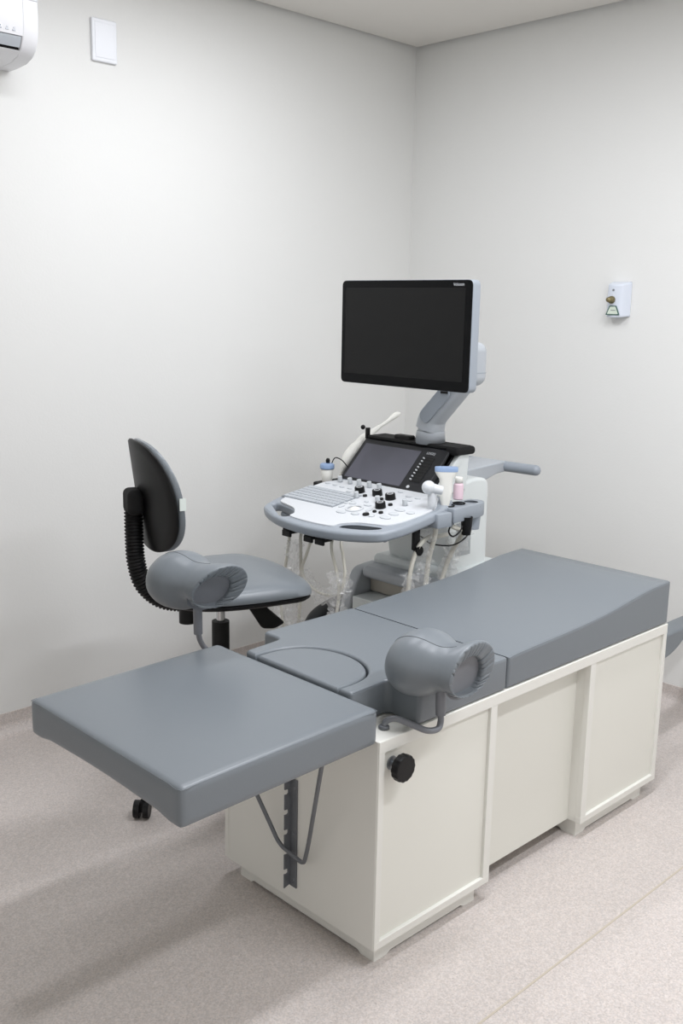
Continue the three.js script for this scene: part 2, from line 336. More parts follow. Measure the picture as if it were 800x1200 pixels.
  const kn = part(tb, 'clamp_knob', (() => {
    const sh = new THREE.Shape(); for (let k = 0; k <= 168; k++) { const a = k / 168 * 2 * Math.PI, r = 0.031 + 0.0006 * Math.cos(14 * a); sh[k ? 'lineTo' : 'moveTo'](r * Math.cos(a), r * Math.sin(a)); }
    const g = new THREE.ExtrudeGeometry(sh, { depth: 0.012, bevelEnabled: true, bevelSize: 0.004, bevelThickness: 0.004, bevelOffset: -0.004, bevelSegments: 4 });
    return [smooth(g, 0.7).translate(kc.x, kc.y, kc.z + 0.028), cyl(kc.clone().add(V(0, 0, 0.012)), kc.clone().add(V(0, 0, 0.03)), 0.013, 0.016)];
  })(), M.black, 'black lobed plastic clamp knob');
  part(kn, 'washer', cyl(kc, kc.clone().add(V(0, 0, 0.003)), 0.0165, 0.0155, 28), M.steel);
  part(kn, 'threaded_stud', cyl(kc, kc.clone().add(V(0, 0, 0.014)), 0.006), M.steel);

  // ---- leg rests: gathered vinyl hoods over curved plates on bent rods
  function legRest(c, rodPts, tubeTop, turn, roll, lean, label) {
    // c: centre of the hood; opening faces local +z turned by `turn`
    const q = new THREE.Matrix4().makeRotationY(turn).multiply(new THREE.Matrix4().makeRotationZ(roll)).setPosition(c);
    const prof = [[-0.094, 0], [-0.092, 0.02], [-0.085, 0.042], [-0.07, 0.062], [-0.049, 0.076], [-0.022, 0.0825], [0.006, 0.079], [0.03, 0.070], [0.05, 0.0635], [0.068, 0.063], [0.083, 0.067], [0.0935, 0.070], [0.1, 0.0695], [0.1035, 0.066], [0.104, 0.0615], [0.103, 0.057], [0.101, 0.053], [0.0985, 0.050], [0.093, 0.048], [0.082, 0.049]];
    const cv = new THREE.CatmullRomCurve3(prof.map(p => V(p[0], p[1], 0)), false, 'catmullrom', 0.5);
    const ss = THREE.MathUtils.smoothstep;
    const f = (s, th) => {
      const p = cv.getPoint(s); let z = p.x, r = p.y; const a = th * 2 * Math.PI, ca = Math.cos(a), sa = Math.sin(a);
      const back = ss(s, 0.63, 0.72), lip = ss(s, 0.72, 0.9), front = 1 - ss(s, 0.5, 0.7);
      // pleats drawn in by the elastic: narrow creases of uneven depth
      const ph = a * 12 + 6 * noise.noise(ca * 1.3, sa * 1.3, 3.3), dep = 0.5 + 1.1 * Math.abs(noise.noise(ca * 3.3, sa * 3.3, 8.2));
      const ga = -Math.pow(1 - Math.abs(Math.sin(ph)), 2.2) * dep, gb = noise.noise(ca * 5, sa * 5, s * 2);
      z += (0.0085 * ga) * back * (0.4 + 0.6 * lip) + 0.001 * gb * back; r += 0.0008 * gb * back + 0.003 * ga * lip * (s > 0.9 ? -0.5 : 0.4);
      r += 0.0012 * noise.noise(ca * 2, sa * 2, s * 4) * front;
      const waist = ss(s, 0.3, 0.45) * (1 - ss(s, 0.6, 0.72));
      let x = ca * r * 1.12, y = sa * r * (sa < 0 ? 0.86 - 0.16 * waist : 0.98);
      const rg = ss(s, 0.38, 0.62); x += 0.024 * rg; y += 0.004 * rg; // the open end leans outwards
      x += 0.12 * y * rg;
      const h = ss(s, 0.7, 0.93); y -= 0.0125 * h; x -= 0.012 * h;   // the opening sits low and towards the post
      const e = ss(-z, -0.06, 0.1); y -= 0.008 * e; x -= 0.002 * e;
      z += lean * y * ss(s, 0.4, 0.66);
      return V(x, y, z).applyMatrix4(q);
    };
    const rodm = part(tb, 'leg_rest', tube(rodPts, 0.0072, 70, 12), M.rod, label);
    part(rodm, 'post', [cyl(rodPts[rodPts.length - 1].clone().add(V(0, -0.004, 0)), tubeTop, 0.0115, 0.0115, 24)], M.rod);
    part(rodm, 'pad_cover', surf(120, 360, f), M.vinylPlain, 'grey vinyl cover with gathered elastic edge');
    // curved backing plate seen through the opening
    part(rodm, 'backing_plate', surf(12, 40, (s, th) => { const a = th * 2 * Math.PI, r = 0.054 * s; const y = Math.sin(a) * r * 0.94 - 0.009; return V(Math.cos(a) * r * 1.12 + 0.012, y, 0.086 + lean * y - 0.008 * (1 - s * s)).applyMatrix4(q); }), M.rod);
    const cr = []; for (let k = 0; k <= 30; k++) { const p = f(0.04 + 0.46 * k / 30, 0.345 - 0.05 * k / 30); cr.push(p.add(p.clone().sub(c).normalize().multiplyScalar(0.0002))); }
    part(rodm, 'seam', tube(cr, 0.0008, 60, 5), M.vinylSeam);
    // anchor boss
    part(rodm, 'socket', lathe([[0, 0], [0.0125, 0], [0.0125, 0.006], [0.009, 0.009], [0, 0.009]], V(rodPts[0].x, H, rodPts[0].z)), M.graphite);
  }
  legRest(V(0.146, 0.703, 0.008), [V(0.06, H + 0.004, -0.045), V(0.062, H + 0.019, -0.04), V(0.074, H + 0.027, -0.022), V(0.088, H + 0.02, 0.012), V(0.104, H + 0.012, 0.044), V(0.128, H + 0.012, 0.054), V(0.142, H + 0.024, 0.05), V(0.1445, H + 0.042, 0.047)], V(0.147, 0.668, 0.042), 0.0, 0.0, 0.05, 'grey leg rest beside the drop-in cushion on the near side');
  legRest(V(-0.052, 0.792, -0.635), [V(0.06, H + 0.004, -W + 0.045), V(0.058, H + 0.019, -W + 0.04), V(0.045, H + 0.028, -W + 0.02), V(0.02, H + 0.035, -W - 0.02), V(-0.01, H + 0.05, -W - 0.052), V(-0.026, H + 0.075, -W - 0.062), V(-0.034, H + 0.103, -W - 0.062)], V(-0.04, 0.758, -W - 0.055), 0.0, -0.25, 0.5, 'grey leg rest on the far side in front of the chair');
}

// ---------------------------------------------------------------- swivel chair
{
  const cx = 0.312, cz = -0.972, yaw = -18 * D2R;
  const ch = thing('swivel_chair', 'black and grey armless swivel chair behind the examination table', 'chair', [cx, 0, cz]);
  const Q = new THREE.Matrix4().makeRotationY(yaw).setPosition(cx, 0, cz);
  const C = g => g.applyMatrix4(Q);
  const sx = 0.022;
  // seat: superellipse plan with waterfall front
  const seat = (scale, ys) => surf(ys.length - 1, 96, (s, th) => {
    const [k, y] = ys[Math.round(s * (ys.length - 1))], a = th * 2 * Math.PI, e = 0.62, c = Math.cos(a), n = Math.sin(a);
    const x = Math.sign(c) * Math.abs(c) ** e * 0.235 * k * scale, z = -Math.sign(n) * Math.abs(n) ** e * 0.232 * k * scale * (1 - 0.1 * (c > 0 ? 0 : -c));
    const dip = 0.022 * THREE.MathUtils.smoothstep(x, 0.08, 0.24) * (y > 0.645 ? 1 : 0.55) + 0.004 * (1 - (x * x + z * z) / 0.05);
    return V(x + sx, y - dip + 0.004 - 0.06 * (-x) * 0.0, z);
  }, 0.8);
  part(ch, 'seat', C(seat(1, [[0, 0.694], [0.3, 0.6935], [0.6, 0.691], [0.8, 0.686], [0.9, 0.680], [0.96, 0.672], [0.99, 0.662], [1, 0.65], [0.985, 0.641], [0.9, 0.637], [0.5, 0.637], [0, 0.637]])), M.vinyl);
  part(ch, 'seat_shell', C(seat(0.985, [[0, 0.64], [0.97, 0.64], [1, 0.637], [1, 0.630], [0.97, 0.624], [0.8, 0.618], [0.4, 0.615], [0, 0.615]])), M.black);
  // backrest
  const by = 0.938, bw = 0.185, bh = 0.16, bxl = -0.243;
  const back = (d0, d1, k, m) => {
    const N2 = 20, A2 = 72, P = (s, a, d) => {
      const e = 0.74, c = Math.cos(a), n = Math.sin(a), r = s * k;
      const z = Math.sign(c) * Math.abs(c) ** e * bw * r * (n > 0 ? 1 - 0.12 * n : 1), y = Math.sign(n) * Math.abs(n) ** e * bh * r;
      return V(bxl + d + z * z * 1.35 - 0.02 * (y / bh) + 0.10 * y * 0, by + y, z);
    };
    const prof = [[0, d0]]; for (let i = 1; i <= 8; i++) prof.push([i / 8 * m, d0]); prof.push([1, d0 + (d1 - d0) * 0.3], [1, d0 + (d1 - d0) * 0.7]); for (let i = 8; i >= 0; i--) prof.push([i / 8 * m, d1]);
    return surf(prof.length - 1, A2, (s, th) => { const q = prof[Math.round(s * (prof.length - 1))]; return P(q[0], th * 2 * Math.PI, q[1]); }, 0.9);
  };
  part(ch, 'backrest_cushion', C(back(0.012, 0.036, 1, 0.95)), M.vinyl);
  part(ch, 'backrest_shell', C(back(0, 0.0135, 1.005, 0.97)), M.black, 'black plastic backrest shell');
  part(ch, 'label_tag', C(box(bxl + 0.062, bxl + 0.08, 0.922, 0.956, 0.1855, 0.188)), M.tag, 'small white tag on the backrest edge');
  part(ch, 'backrest_bracket', C(box(bxl - 0.042, bxl + 0.008, 0.885, 0.958, -0.04, 0.04, 0.018, 5)), M.blackSoft);
  // corrugated sleeve over the bent stem
  const stem = new THREE.CatmullRomCurve3([V(bxl - 0.018, 0.9, 0), V(bxl - 0.018, 0.82, 0), V(bxl - 0.014, 0.74, 0), V(bxl + 0.006, 0.672, 0), V(bxl + 0.055, 0.622, 0), V(bxl + 0.115, 0.603, 0), V(bxl + 0.17, 0.602, 0)]);
  const fr = stem.computeFrenetFrames(300);
  part(ch, 'bellows', C(surf(300, 20, (s, th) => { const i = Math.round(s * 300), p = stem.getPointAt(s), a = th * 2 * Math.PI, r = 1 + 0.09 * Math.sin(s * 2 * Math.PI * 42); return p.add(fr.normals[i].clone().multiplyScalar(Math.cos(a) * 0.02 * r)).add(fr.binormals[i].clone().multiplyScalar(Math.sin(a) * 0.026 * r)); }, 0.5)), M.black);
  part(ch, 'mechanism', C(box(-0.1, 0.1, 0.585, 0.622, -0.055, 0.055, 0.01)), M.black);
  part(ch, 'adjusting_knob', C(cyl(V(-0.11, 0.545, 0.02), V(-0.11, 0.6, 0.02), 0.026, 0.026, 24)), M.black);
  part(ch, 'lever', C(sideExtrude(roundPoly([[0.05, 0.60], [0.1, 0.6], [0.175, 0.53], [0.14, 0.515], [0.1, 0.52]], 0.012), 0.085, 0.097, 0.004)), M.black);
  const gl = part(ch, 'gas_lift', cyl(V(cx, 0.1, cz), V(cx, 0.53, cz), 0.027, 0.027, 28), M.black);
  part(gl, 'piston', cyl(V(cx, 0.53, cz), V(cx, 0.59, cz), 0.0135, 0.0135, 24), M.chrome);
  part(ch, 'hub', cyl(V(cx, 0.07, cz), V(cx, 0.13, cz), 0.05, 0.036, 28), M.black);
  for (let k = 0; k < 5; k++) {
    const a = Math.atan2(0.03, -0.315) + k * Math.PI * 2 / 5, dx = Math.cos(a), dz = Math.sin(a);
    const P = (r, y) => V(cx + dx * r, y, cz + dz * r);
    part(ch, 'leg', [tube([P(0.02, 0.1), P(0.12, 0.102), P(0.22, 0.09), P(0.3, 0.075)], 0.019, 20, 10)], M.black);
    const wa = a + 0.9, wx = -Math.sin(wa) * 0, w = P(0.315, 0.027), ax = V(Math.cos(wa), 0, Math.sin(wa));
    const cs = part(ch, 'caster', [cyl(P(0.3, 0.045), P(0.3, 0.085), 0.008, 0.008, 12), ...[-1, 1].map(s => smooth(new THREE.CylinderGeometry(0.026, 0.026, 0.017, 24).rotateZ(Math.PI / 2).applyQuaternion(new THREE.Quaternion().setFromUnitVectors(V(1, 0, 0), ax)).translate(w.x + ax.x * 0.014 * s, w.y, w.z + ax.z * 0.014 * s)))], M.black);
    part(cs, 'hood', box(-0.006, 0.006, 0.012, 0.046, -0.012, 0.012, 0.003).applyQuaternion(new THREE.Quaternion().setFromUnitVectors(V(1, 0, 0), ax)).translate(w.x, 0.008, w.z), M.blackSoft);
  }
}

// ---------------------------------------------------------------- ultrasound machine
const font = await new FontLoader().loadAsync('fonts/droid/droid_sans_regular.typeface.json');
const fontB = await new FontLoader().loadAsync('fonts/droid/droid_sans_bold.typeface.json');
const us = thing('ultrasound_machine', 'grey and white wheeled ultrasound machine with monitor on an arm', 'ultrasound machine', [1.15, 0, -0.95]);
const CZ = -0.93, TILT = Math.atan(0.16);
const MC = new THREE.Matrix4().makeRotationZ(TILT).setPosition(0.62, 0.8, CZ); // console frame: a forward-back, h up, w across
const K = g => g.applyMatrix4(MC);
{
  // base, wheels
  const zc = -0.96;
  part(us, 'base', [box(0.86, 1.5, 0.1, 0.2, zc - 0.26, zc + 0.26, 0.03), box(1.0, 1.5, 0.18, 0.3, zc - 0.22, zc + 0.22, 0.03)], M.dark);
  for (const [x, z] of [[0.9, -0.23], [0.9, 0.23], [1.45, -0.23], [1.45, 0.23]]) {
    const w = part(us, 'wheel', smooth(new THREE.CylinderGeometry(0.065, 0.065, 0.035, 28).rotateX(Math.PI / 2).translate(x, 0.065, zc + z)), M.black);
    part(w, 'hub', cyl(V(x, 0.065, zc + z - 0.02), V(x, 0.065, zc + z + 0.02), 0.03), M.lightGrey);
  }
  part(us, 'wheel_guard', [tube([[1.0, 0.2, -1.3], [1.06, 0.28, -1.33], [1.2, 0.31, -1.34], [1.34, 0.28, -1.33], [1.4, 0.2, -1.3]], 0.05, 30, 14)], M.dark);
  // lower body with a drawer recess at the front
  const body = part(us, 'lower_body', [box(1.16, 1.46, 0.28, 0.575, -1.15, -0.76, 0.02), box(1.1, 1.2, 0.28, 0.36, -1.19, -0.74, 0.015)], M.column);
  const hood = [[1.02, -1.205, 0.375], [1.05, -1.17, 0.46], [1.07, -1.13, 0.525], [1.085, -1.1, 0.543], [1.085, -1.0, 0.542], [1.085, -0.85, 0.54], [1.085, -0.8, 0.53], [1.07, -0.77, 0.46]];
  part(us, 'drawer_hood', [box(1.075, 1.17, 0.5, 0.545, -1.125, -0.78, 0.02, 4), sideExtrude(roundPoly([[1.0, 0.36], [1.02, 0.43], [1.07, 0.535], [1.17, 0.543], [1.17, 0.36]], [0.01, 0.02, 0.03, 0, 0]), -1.165, -1.115, 0.008), sideExtrude(roundPoly([[1.0, 0.36], [1.02, 0.43], [1.07, 0.535], [1.17, 0.543], [1.17, 0.36]], [0.01, 0.02, 0.03, 0, 0]), -0.79, -0.75, 0.008)], M.lightGrey);
  part(us, 'drawer', [box(1.115, 1.15, 0.445, 0.505, -1.112, -0.795, 0.004)], M.beige);
  part(us, 'drawer_shelf', box(1.02, 1.15, 0.36, 0.442, -1.112, -0.795, 0.006), M.column);
  // column
  const col = part(us, 'column', [sideExtrude(roundPoly([[1.2, 0.56], [1.14, 0.86], [1.3, 0.895], [1.385, 0.885], [1.39, 0.56]], [0, 0.02, 0.03, 0.035, 0]), -1.1, -0.79, 0.012, 4)], M.column);
  part(col, 'vent', box(1.21, 1.29, 0.62, 0.74, -0.7915, -0.7885), M.columnDark);
  part(us, 'console_neck', [box(0.98, 1.2, 0.72, 0.84, -1.03, -0.84, 0.03), box(0.8, 1.05, 0.752, 0.815, -1.08, -0.8, 0.02)], M.bumper);
  // rear handle
  const hd = part(us, 'rear_handle', tube([[1.6, 0.895, -1.17], [1.6, 0.895, -0.955], [1.6, 0.897, -0.742]], 0.02, 20, 20), M.bumper);
  part(hd, 'handle_bracket', sideExtrude(roundPoly([[1.34, 0.875], [1.36, 0.905], [1.59, 0.918], [1.618, 0.905], [1.612, 0.876], [1.54, 0.872], [1.42, 0.84], [1.34, 0.84]], 0.012), -1.03, -0.875, 0.006), M.lightGrey);

  // ---- console
  const oc = [[0.0, -0.16], [-0.017, -0.06], [-0.02, 0.0], [-0.017, 0.06], [0.0, 0.16], [0.045, 0.262], [0.095, 0.292], [0.16, 0.303], [0.3, 0.3], [0.4, 0.27], [0.43, 0.2], [0.43, -0.2], [0.4, -0.27], [0.3, -0.3], [0.16, -0.303], [0.095, -0.292], [0.045, -0.262]];
  const os = splineShape(oc, 200);
  const hole = s => new THREE.Path(new THREE.CatmullRomCurve3([[0.02, 0.118], [0.028, 0.18], [0.05, 0.235], [0.08, 0.264], [0.1, 0.258], [0.094, 0.2], [0.078, 0.15], [0.05, 0.115]].map(p => V(p[0], p[1] * s, 0)), true).getPoints(50).map(p => new THREE.Vector2(p.x, p.y)));
  os.holes.push(hole(1), hole(-1));
  const cons = part(us, 'console', K(planExtrude(os, -0.034, 0, 0.011, 5)), M.bumper);
  part(us, 'console_tray', K(box(0.1, 0.42, -0.055, -0.03, -0.25, 0.25, 0.012)), M.bumper);
  // white key panel
  const wp = [[0.02, -0.095], [0.012, 0], [0.02, 0.095], [0.048, 0.108], [0.082, 0.148], [0.098, 0.2], [0.11, 0.246], [0.14, 0.266], [0.2, 0.279], [0.3, 0.278], [0.36, 0.245], [0.41, 0.19], [0.415, 0], [0.412, -0.19], [0.36, -0.27], [0.3, -0.279], [0.2, -0.28], [0.14, -0.266], [0.11, -0.246], [0.098, -0.2], [0.082, -0.148], [0.048, -0.108]];
  part(cons, 'key_panel', K(planExtrude(splineShape(wp, 160), -0.004, 0.0045, 0.002, 2)), M.white);
  const h0 = 0.0045;
  const kb = part(cons, 'keyboard', K(box(0.15, 0.292, h0 - 0.001, h0 + 0.0012, -0.288, -0.03, 0.0008)), M.keyBase);
  const keys = []; for (let r = 0; r < 6; r++) for (let c = 0; c < 14; c++) { if (r === 0 && c > 3 && c < 9) { if (c === 4) keys.push(box(0.155 + r * 0.0225, 0.1745 + r * 0.0225, h0, h0 + 0.003, -0.284 + 4 * 0.0179, -0.284 + 9 * 0.0179 - 0.002)); continue; } keys.push(box(0.155 + r * 0.0225, 0.1745 + r * 0.0225, h0, h0 + 0.003, -0.284 + c * 0.0179, -0.284 + c * 0.0179 + 0.0158)); }
  part(kb, 'keys', K(mergeGeometries(keys.map(ni))), M.keyCap, null, 'stuff');
  const knob = (a, w, r, h, m, capm) => { const k = part(us, 'rotary_knob', K(lathe([[0, 0], [r * 1.02, 0], [r, h * 0.3], [r * 0.97, h * 0.9], [r * 0.9, h], [0, h]], V(a, h0, w))), m); if (capm) part(k, 'cap_ring', K(new THREE.TorusGeometry(r * 0.55, r * 0.08, 8, 24).rotateX(Math.PI / 2).translate(a, h0 + h, w)), capm); };
  for (const [a, w] of [[0.318, -0.068], [0.322, 0.012], [0.312, 0.082], [0.228, 0.116]]) knob(a, w, 0.0175, 0.02, M.black, M.print);
  for (const [a, w] of [[0.374, -0.222], [0.374, -0.172], [0.374, -0.126], [0.374, -0.076], [0.372, -0.026], [0.266, -0.032], [0.265, 0.068], [0.285, 0.172]]) knob(a, w, 0.0085, 0.022, M.smallKnob);
  const btn = (a, w, ra, rw, m, h = 0.0035) => part(us, 'button', K(lathe([[0, 0], [1, 0], [0.96, 0.7], [0.85, 1], [0, 1.05]].map(p => [p[0], p[1]]), V(0, 0, 0), V(0, 1, 0), 18).scale(ra, h, rw).translate(a, h0, w)), m);
  const bt = part(cons, 'trackball_ring', K(lathe([[0.024, 0], [0.031, 0], [0.03, 0.003], [0.025, 0.0035], [0.023, 0.002]], V(0.177, h0, 0.046))), M.button);
  part(bt, 'trackball', K(new THREE.SphereGeometry(0.022, 28, 16).translate(0.177, h0 - 0.0145, 0.046)), M.probe);
  for (const [a, w, ra, rw] of [[0.13, 0.03, 0.011, 0.02], [0.14, 0.085, 0.011, 0.016], [0.19, 0.1, 0.016, 0.009], [0.225, 0.06, 0.009, 0.016], [0.215, 0.0, 0.011, 0.014], [0.175, -0.012, 0.014, 0.008], [0.25, 0.03, 0.006, 0.009], [0.23, -0.015, 0.006, 0.008], [0.205, -0.022, 0.006, 0.008], [0.33, -0.13, 0.006, 0.012], [0.33, -0.17, 0.006, 0.012], [0.335, -0.21, 0.006, 0.012], [0.338, -0.25, 0.006, 0.012], [0.3, -0.105, 0.006, 0.012], [0.33, 0.15, 0.008, 0.012], [0.36, 0.12, 0.007, 0.012], [0.36, 0.16, 0.007, 0.012], [0.24, 0.19, 0.013, 0.02], [0.2, 0.2, 0.012, 0.02], [0.235, 0.24, 0.012, 0.015], [0.16, 0.2, 0.012, 0.022], [0.15, 0.15, 0.01, 0.01], [0.385, 0.06, 0.006, 0.012]]) btn(a, w, ra, rw, M.button);
  for (const [a, w, r] of [[0.292, -0.018, 0.008], [0.292, 0.058, 0.008], [0.262, 0.128, 0.008], [0.185, 0.13, 0.007], [0.187, 0.156, 0.008], [0.15, 0.125, 0.0115]]) btn(a, w, r, r, M.black, 0.006);
  // cable hooks below the front edge
  for (const z of [-1.03, -0.925, -0.872]) part(us, 'cable_hook', [box(0.628, 0.668, 0.748, 0.772, z - 0.022, z + 0.022, 0.005), box(0.624, 0.634, 0.738, 0.758, z - 0.02, z + 0.02, 0.003)], M.black);
  part(us, 'cable_hook', [box(0.87, 0.9, 0.715, 0.785, -0.70, -0.685, 0.005), smooth(new THREE.CylinderGeometry(0.016, 0.016, 0.014, 20).rotateX(Math.PI / 2)).translate(0.885, 0.715, -0.68)], M.black);

  // ---- touch panel (leans back 45 degrees)
  const tz0 = -1.208, tz1 = -0.8, p0 = V(1.03, 0.862, 0), dir = V(1, 1, 0).normalize(), nrm = V(-1, 1, 0).normalize();
  const MT = new THREE.Matrix4().makeBasis(dir, nrm, V(0, 0, 1)).setPosition(p0.x, p0.y, tz0); // s up the face, n out of it, w across
  const TT = g => g.applyMatrix4(MT), tw = tz1 - tz0;
  const tp = part(us, 'touch_panel', [TT(box(-0.015, 0.2, -0.03, 0, 0, tw, 0.006)), sideExtrude(roundPoly([[1.05, 0.85], [1.165, 0.996], [1.19, 1.012], [1.27, 1.004], [1.275, 0.985], [1.2, 0.93], [1.16, 0.85]], [0, 0.005, 0.015, 0.01, 0.01, 0, 0]), tz0 + 0.002, tz1 - 0.0, 0.006)], M.dark);
  part(tp, 'display', TT(box(0.018, 0.176, -0.0005, 0.0008, 0.02, tw * 0.715)), M.touch);
  part(tp, 'top_lip', [box(1.165, 1.27, 0.985, 1.014, tz1 - 0.02, tz1 + 0.035, 0.012), box(1.168, 1.265, 1.002, 1.015, tz0 + 0.01, tz1 + 0.02, 0.006)], M.blackSoft);
  part(tp, 'sensor_pod', box(1.18, 1.215, 1.01, 1.03, -1.075, -1.0, 0.006), M.black);
  part(tp, 'latch', [box(1.172, 1.19, 1.0, 1.04, tz0 - 0.004, tz0 + 0.004), ], M.black);
  const sl = part(tp, 'slider_bank', TT(box(0.045, 0.155, -0.0005, 0.0012, tw * 0.78, tw * 0.9, 0.0005)), M.black);
  for (let i = 0; i < 8; i++) part(sl, 'slider', TT(box(0.051 + i * 0.0134, 0.0555 + i * 0.0134, 0, 0.007, tw * 0.785, tw * 0.8, 0.001)), M.print);
  for (let i = 0; i < 8; i++) part(sl, 'slot', TT(box(0.0525 + i * 0.0134, 0.0545 + i * 0.0134, 0.0005, 0.0016, tw * 0.8, tw * 0.91)), M.dark);
  part(tp, 'power_button', TT(new THREE.CylinderGeometry(0.006, 0.006, 0.004, 18).translate(0.022, 0.001, tw * 0.81)), M.print);
  const txt = (s, size, f = font) => { const g = new TextGeometry(s, { font: f, size, depth: 0.0004, curveSegments: 3, bevelEnabled: false }); g.computeBoundingBox(); return g; };
  part(tp, 'lettering', TT(txt('LOGIQ', 0.0095, font).applyMatrix4(new THREE.Matrix4().makeBasis(V(0, 0, 1), V(1, 0, 0), V(0, 1, 0))).translate(0.168, 0.0002, tw * 0.78)), M.print);
  part(us, 'side_cheek', sideExtrude(roundPoly([[1.07, 0.85], [1.2, 0.99], [1.25, 0.99], [1.24, 0.86]], 0.01), tz1, tz1 + 0.022, 0.005), M.column);

  // ---- monitor arm
  const ab = V(1.215, 1.01, -0.93);
  const arm = part(us, 'monitor_arm', (() => {
    const c = new THREE.CatmullRomCurve3([V(1.212, 1.062, -0.93), V(1.212, 1.10, -0.92), V(1.213, 1.155, -0.87), V(1.214, 1.225, -0.8), V(1.213, 1.27, -0.765), V(1.213, 1.29, -0.76)]);
    const F = c.computeFrenetFrames(60), U = V(1, 0, 0);
    const g = surf(60, 36, (s, th) => { const p = c.getPointAt(s), t = c.getTangentAt(s), b = t.clone().cross(U).normalize(), a = th * 2 * Math.PI, e = 0.7, cc = Math.cos(a), ss = Math.sin(a), k = 1 - 0.25 * s; return p.add(U.clone().multiplyScalar(Math.sign(cc) * Math.abs(cc) ** e * 0.047 * k)).add(b.multiplyScalar(Math.sign(ss) * Math.abs(ss) ** e * 0.046 * k)); }, 1.0);
    return [g, cyl(V(1.212, 1.056, -0.93), V(1.212, 1.064, -0.93), 0.044)];
  })(), M.lightGrey);
  part(arm, 'collar', lathe([[0, 0], [0.054, 0], [0.051, 0.04], [0.048, 0.046], [0, 0.046]], ab, V(0, 1, 0), 32), M.lightGrey);
  part(arm, 'arm_cover', sideExtrude(roundPoly([[0, 0], [0.16, 0], [0.16, 0.05], [0, 0.05]], 0.024), -0.003, 0.003, 0.0015).applyMatrix4(new THREE.Matrix4().makeBasis(V(0, 0.72, 0.69).normalize(), V(0, 0.69, -0.72).normalize(), V(-1, 0, 0))).translate(1.1655, 1.078, -0.912), M.bumper);
  part(arm, 'slot', box(1.159, 1.163, 1.195, 1.203, -0.845, -0.815), M.black);
  part(arm, 'joint', [box(1.165, 1.255, 1.225, 1.372, -0.81, -0.712, 0.034, 6)], M.lightGrey);
  part(arm, 'joint_band', planExtrude(roundPoly([[1.1645, -0.8105], [1.2555, -0.8105], [1.2555, -0.7115], [1.1645, -0.7115]], 0.036), 1.268, 1.2715, 0), M.bumper);
  part(arm, 'tilt_link', [box(0.98, 1.18, 1.33, 1.42, -0.84, -0.74, 0.02), box(0.975, 1.0, 1.3, 1.48, -0.93, -0.74, 0.008)], M.lightGrey);
  // ---- monitor
  const mx = 0.945, my0 = 1.225, my1 = 1.567, mz0 = -1.116, mz1 = -0.553;
  const mo = part(us, 'monitor', sideExtrude(roundPoly([[mz0, my0], [mz0, my1], [mz1, my1], [mz1, my0]], 0.02), 0, 0.036, 0.004, 3).applyMatrix4(new THREE.Matrix4().makeBasis(V(0, 0, 1), V(0, 1, 0), V(-1, 0, 0))).translate(mx + 0.04, 0, 0), M.bumper);
  part(mo, 'bezel', sideExtrude(roundPoly([[mz0 + 0.001, my0 + 0.001], [mz0 + 0.001, my1 - 0.001], [mz1 - 0.003, my1 - 0.001], [mz1 - 0.003, my0 + 0.001]], 0.018), 0, 0.012, 0.002, 2).applyMatrix4(new THREE.Matrix4().makeBasis(V(0, 0, 1), V(0, 1, 0), V(-1, 0, 0))).translate(mx + 0.012, 0, 0), M.bezel);
  part(mo, 'display', box(mx - 0.0006, mx + 0.004, my0 + 0.033, my1 - 0.024, mz0 + 0.019, mz1 - 0.027), M.screen);
  part(mo, 'lettering', txt('Voluson', 0.0085, font).applyMatrix4(new THREE.Matrix4().makeBasis(V(0, 0, 1), V(0, 1, 0), V(-1, 0, 0))).translate(mx - 0.0003, my1 - 0.0185, -0.628), M.print);

  // ---- probe holders
  const hp2 = roundPoly([[0.975, -0.70], [0.975, -0.612], [1.14, -0.622], [1.18, -0.65], [1.165, -0.70]], [0.006, 0.006, 0.05, 0.04, 0.02]);
  const hp3 = roundPoly([[0.9, -0.70], [0.9, -0.615], [0.965, -0.61], [0.965, -0.70]], 0.008);
  const hol = (sh, x, z, r) => { const h = new THREE.Path(); h.absarc(x, z, r, 0, Math.PI * 2, true); sh.holes.push(h); };
  hol(hp2, 1.0, -0.658, 0.018); hol(hp2, 1.058, -0.662, 0.02); hol(hp2, 1.12, -0.66, 0.027); hol(hp3, 0.93, -0.655, 0.017);
  const rh = part(us, 'probe_holder', planExtrude(hp2, 0.803, 0.85, 0.004, 2), M.bumper);
  part(us, 'probe_holder', planExtrude(hp3, 0.795, 0.842, 0.004, 2), M.bumper);
  part(rh, 'holder_arm', box(0.93, 1.1, 0.8, 0.83, -0.72, -0.69, 0.008), M.bumper);
  for (const g of [lathe([[0.026, 0], [0.033, 0.08], [0.031, 0.082], [0.024, 0.002]], V(1.12, 0.76, -0.655)), lathe([[0.02, 0], [0.026, 0.05], [0.024, 0.05], [0.018, 0]], V(1.0, 0.785, -0.658))]) part(rh, 'cup', g, M.bumper);
  for (const g of [lathe([[0.019, 0], [0.021, 0.006], [0.018, 0.006]], V(1.0, 0.848, -0.658)), lathe([[0.019, 0], [0.022, 0.006], [0.019, 0.006]], V(1.058, 0.848, -0.662))]) part(rh, 'rubber_liner', g, M.black);
  part(rh, 'clip', lathe([[0.012, 0], [0.015, 0], [0.02, 0.06], [0.017, 0.06]], V(1.05, 0.755, -0.62)), M.black);
  const lh = part(us, 'probe_holder', planExtrude((() => { const s = roundPoly([[0.97, -1.285], [0.97, -1.2], [1.13, -1.2], [1.13, -1.285]], 0.02); for (const [x, z, r] of [[1.015, -1.25, 0.018], [1.09, -1.255, 0.016]]) { const h = new THREE.Path(); h.absarc(x, z, r, 0, Math.PI * 2, true); s.holes.push(h); } return s; })(), 0.815, 0.848, 0.004, 2), M.blackSoft);
}
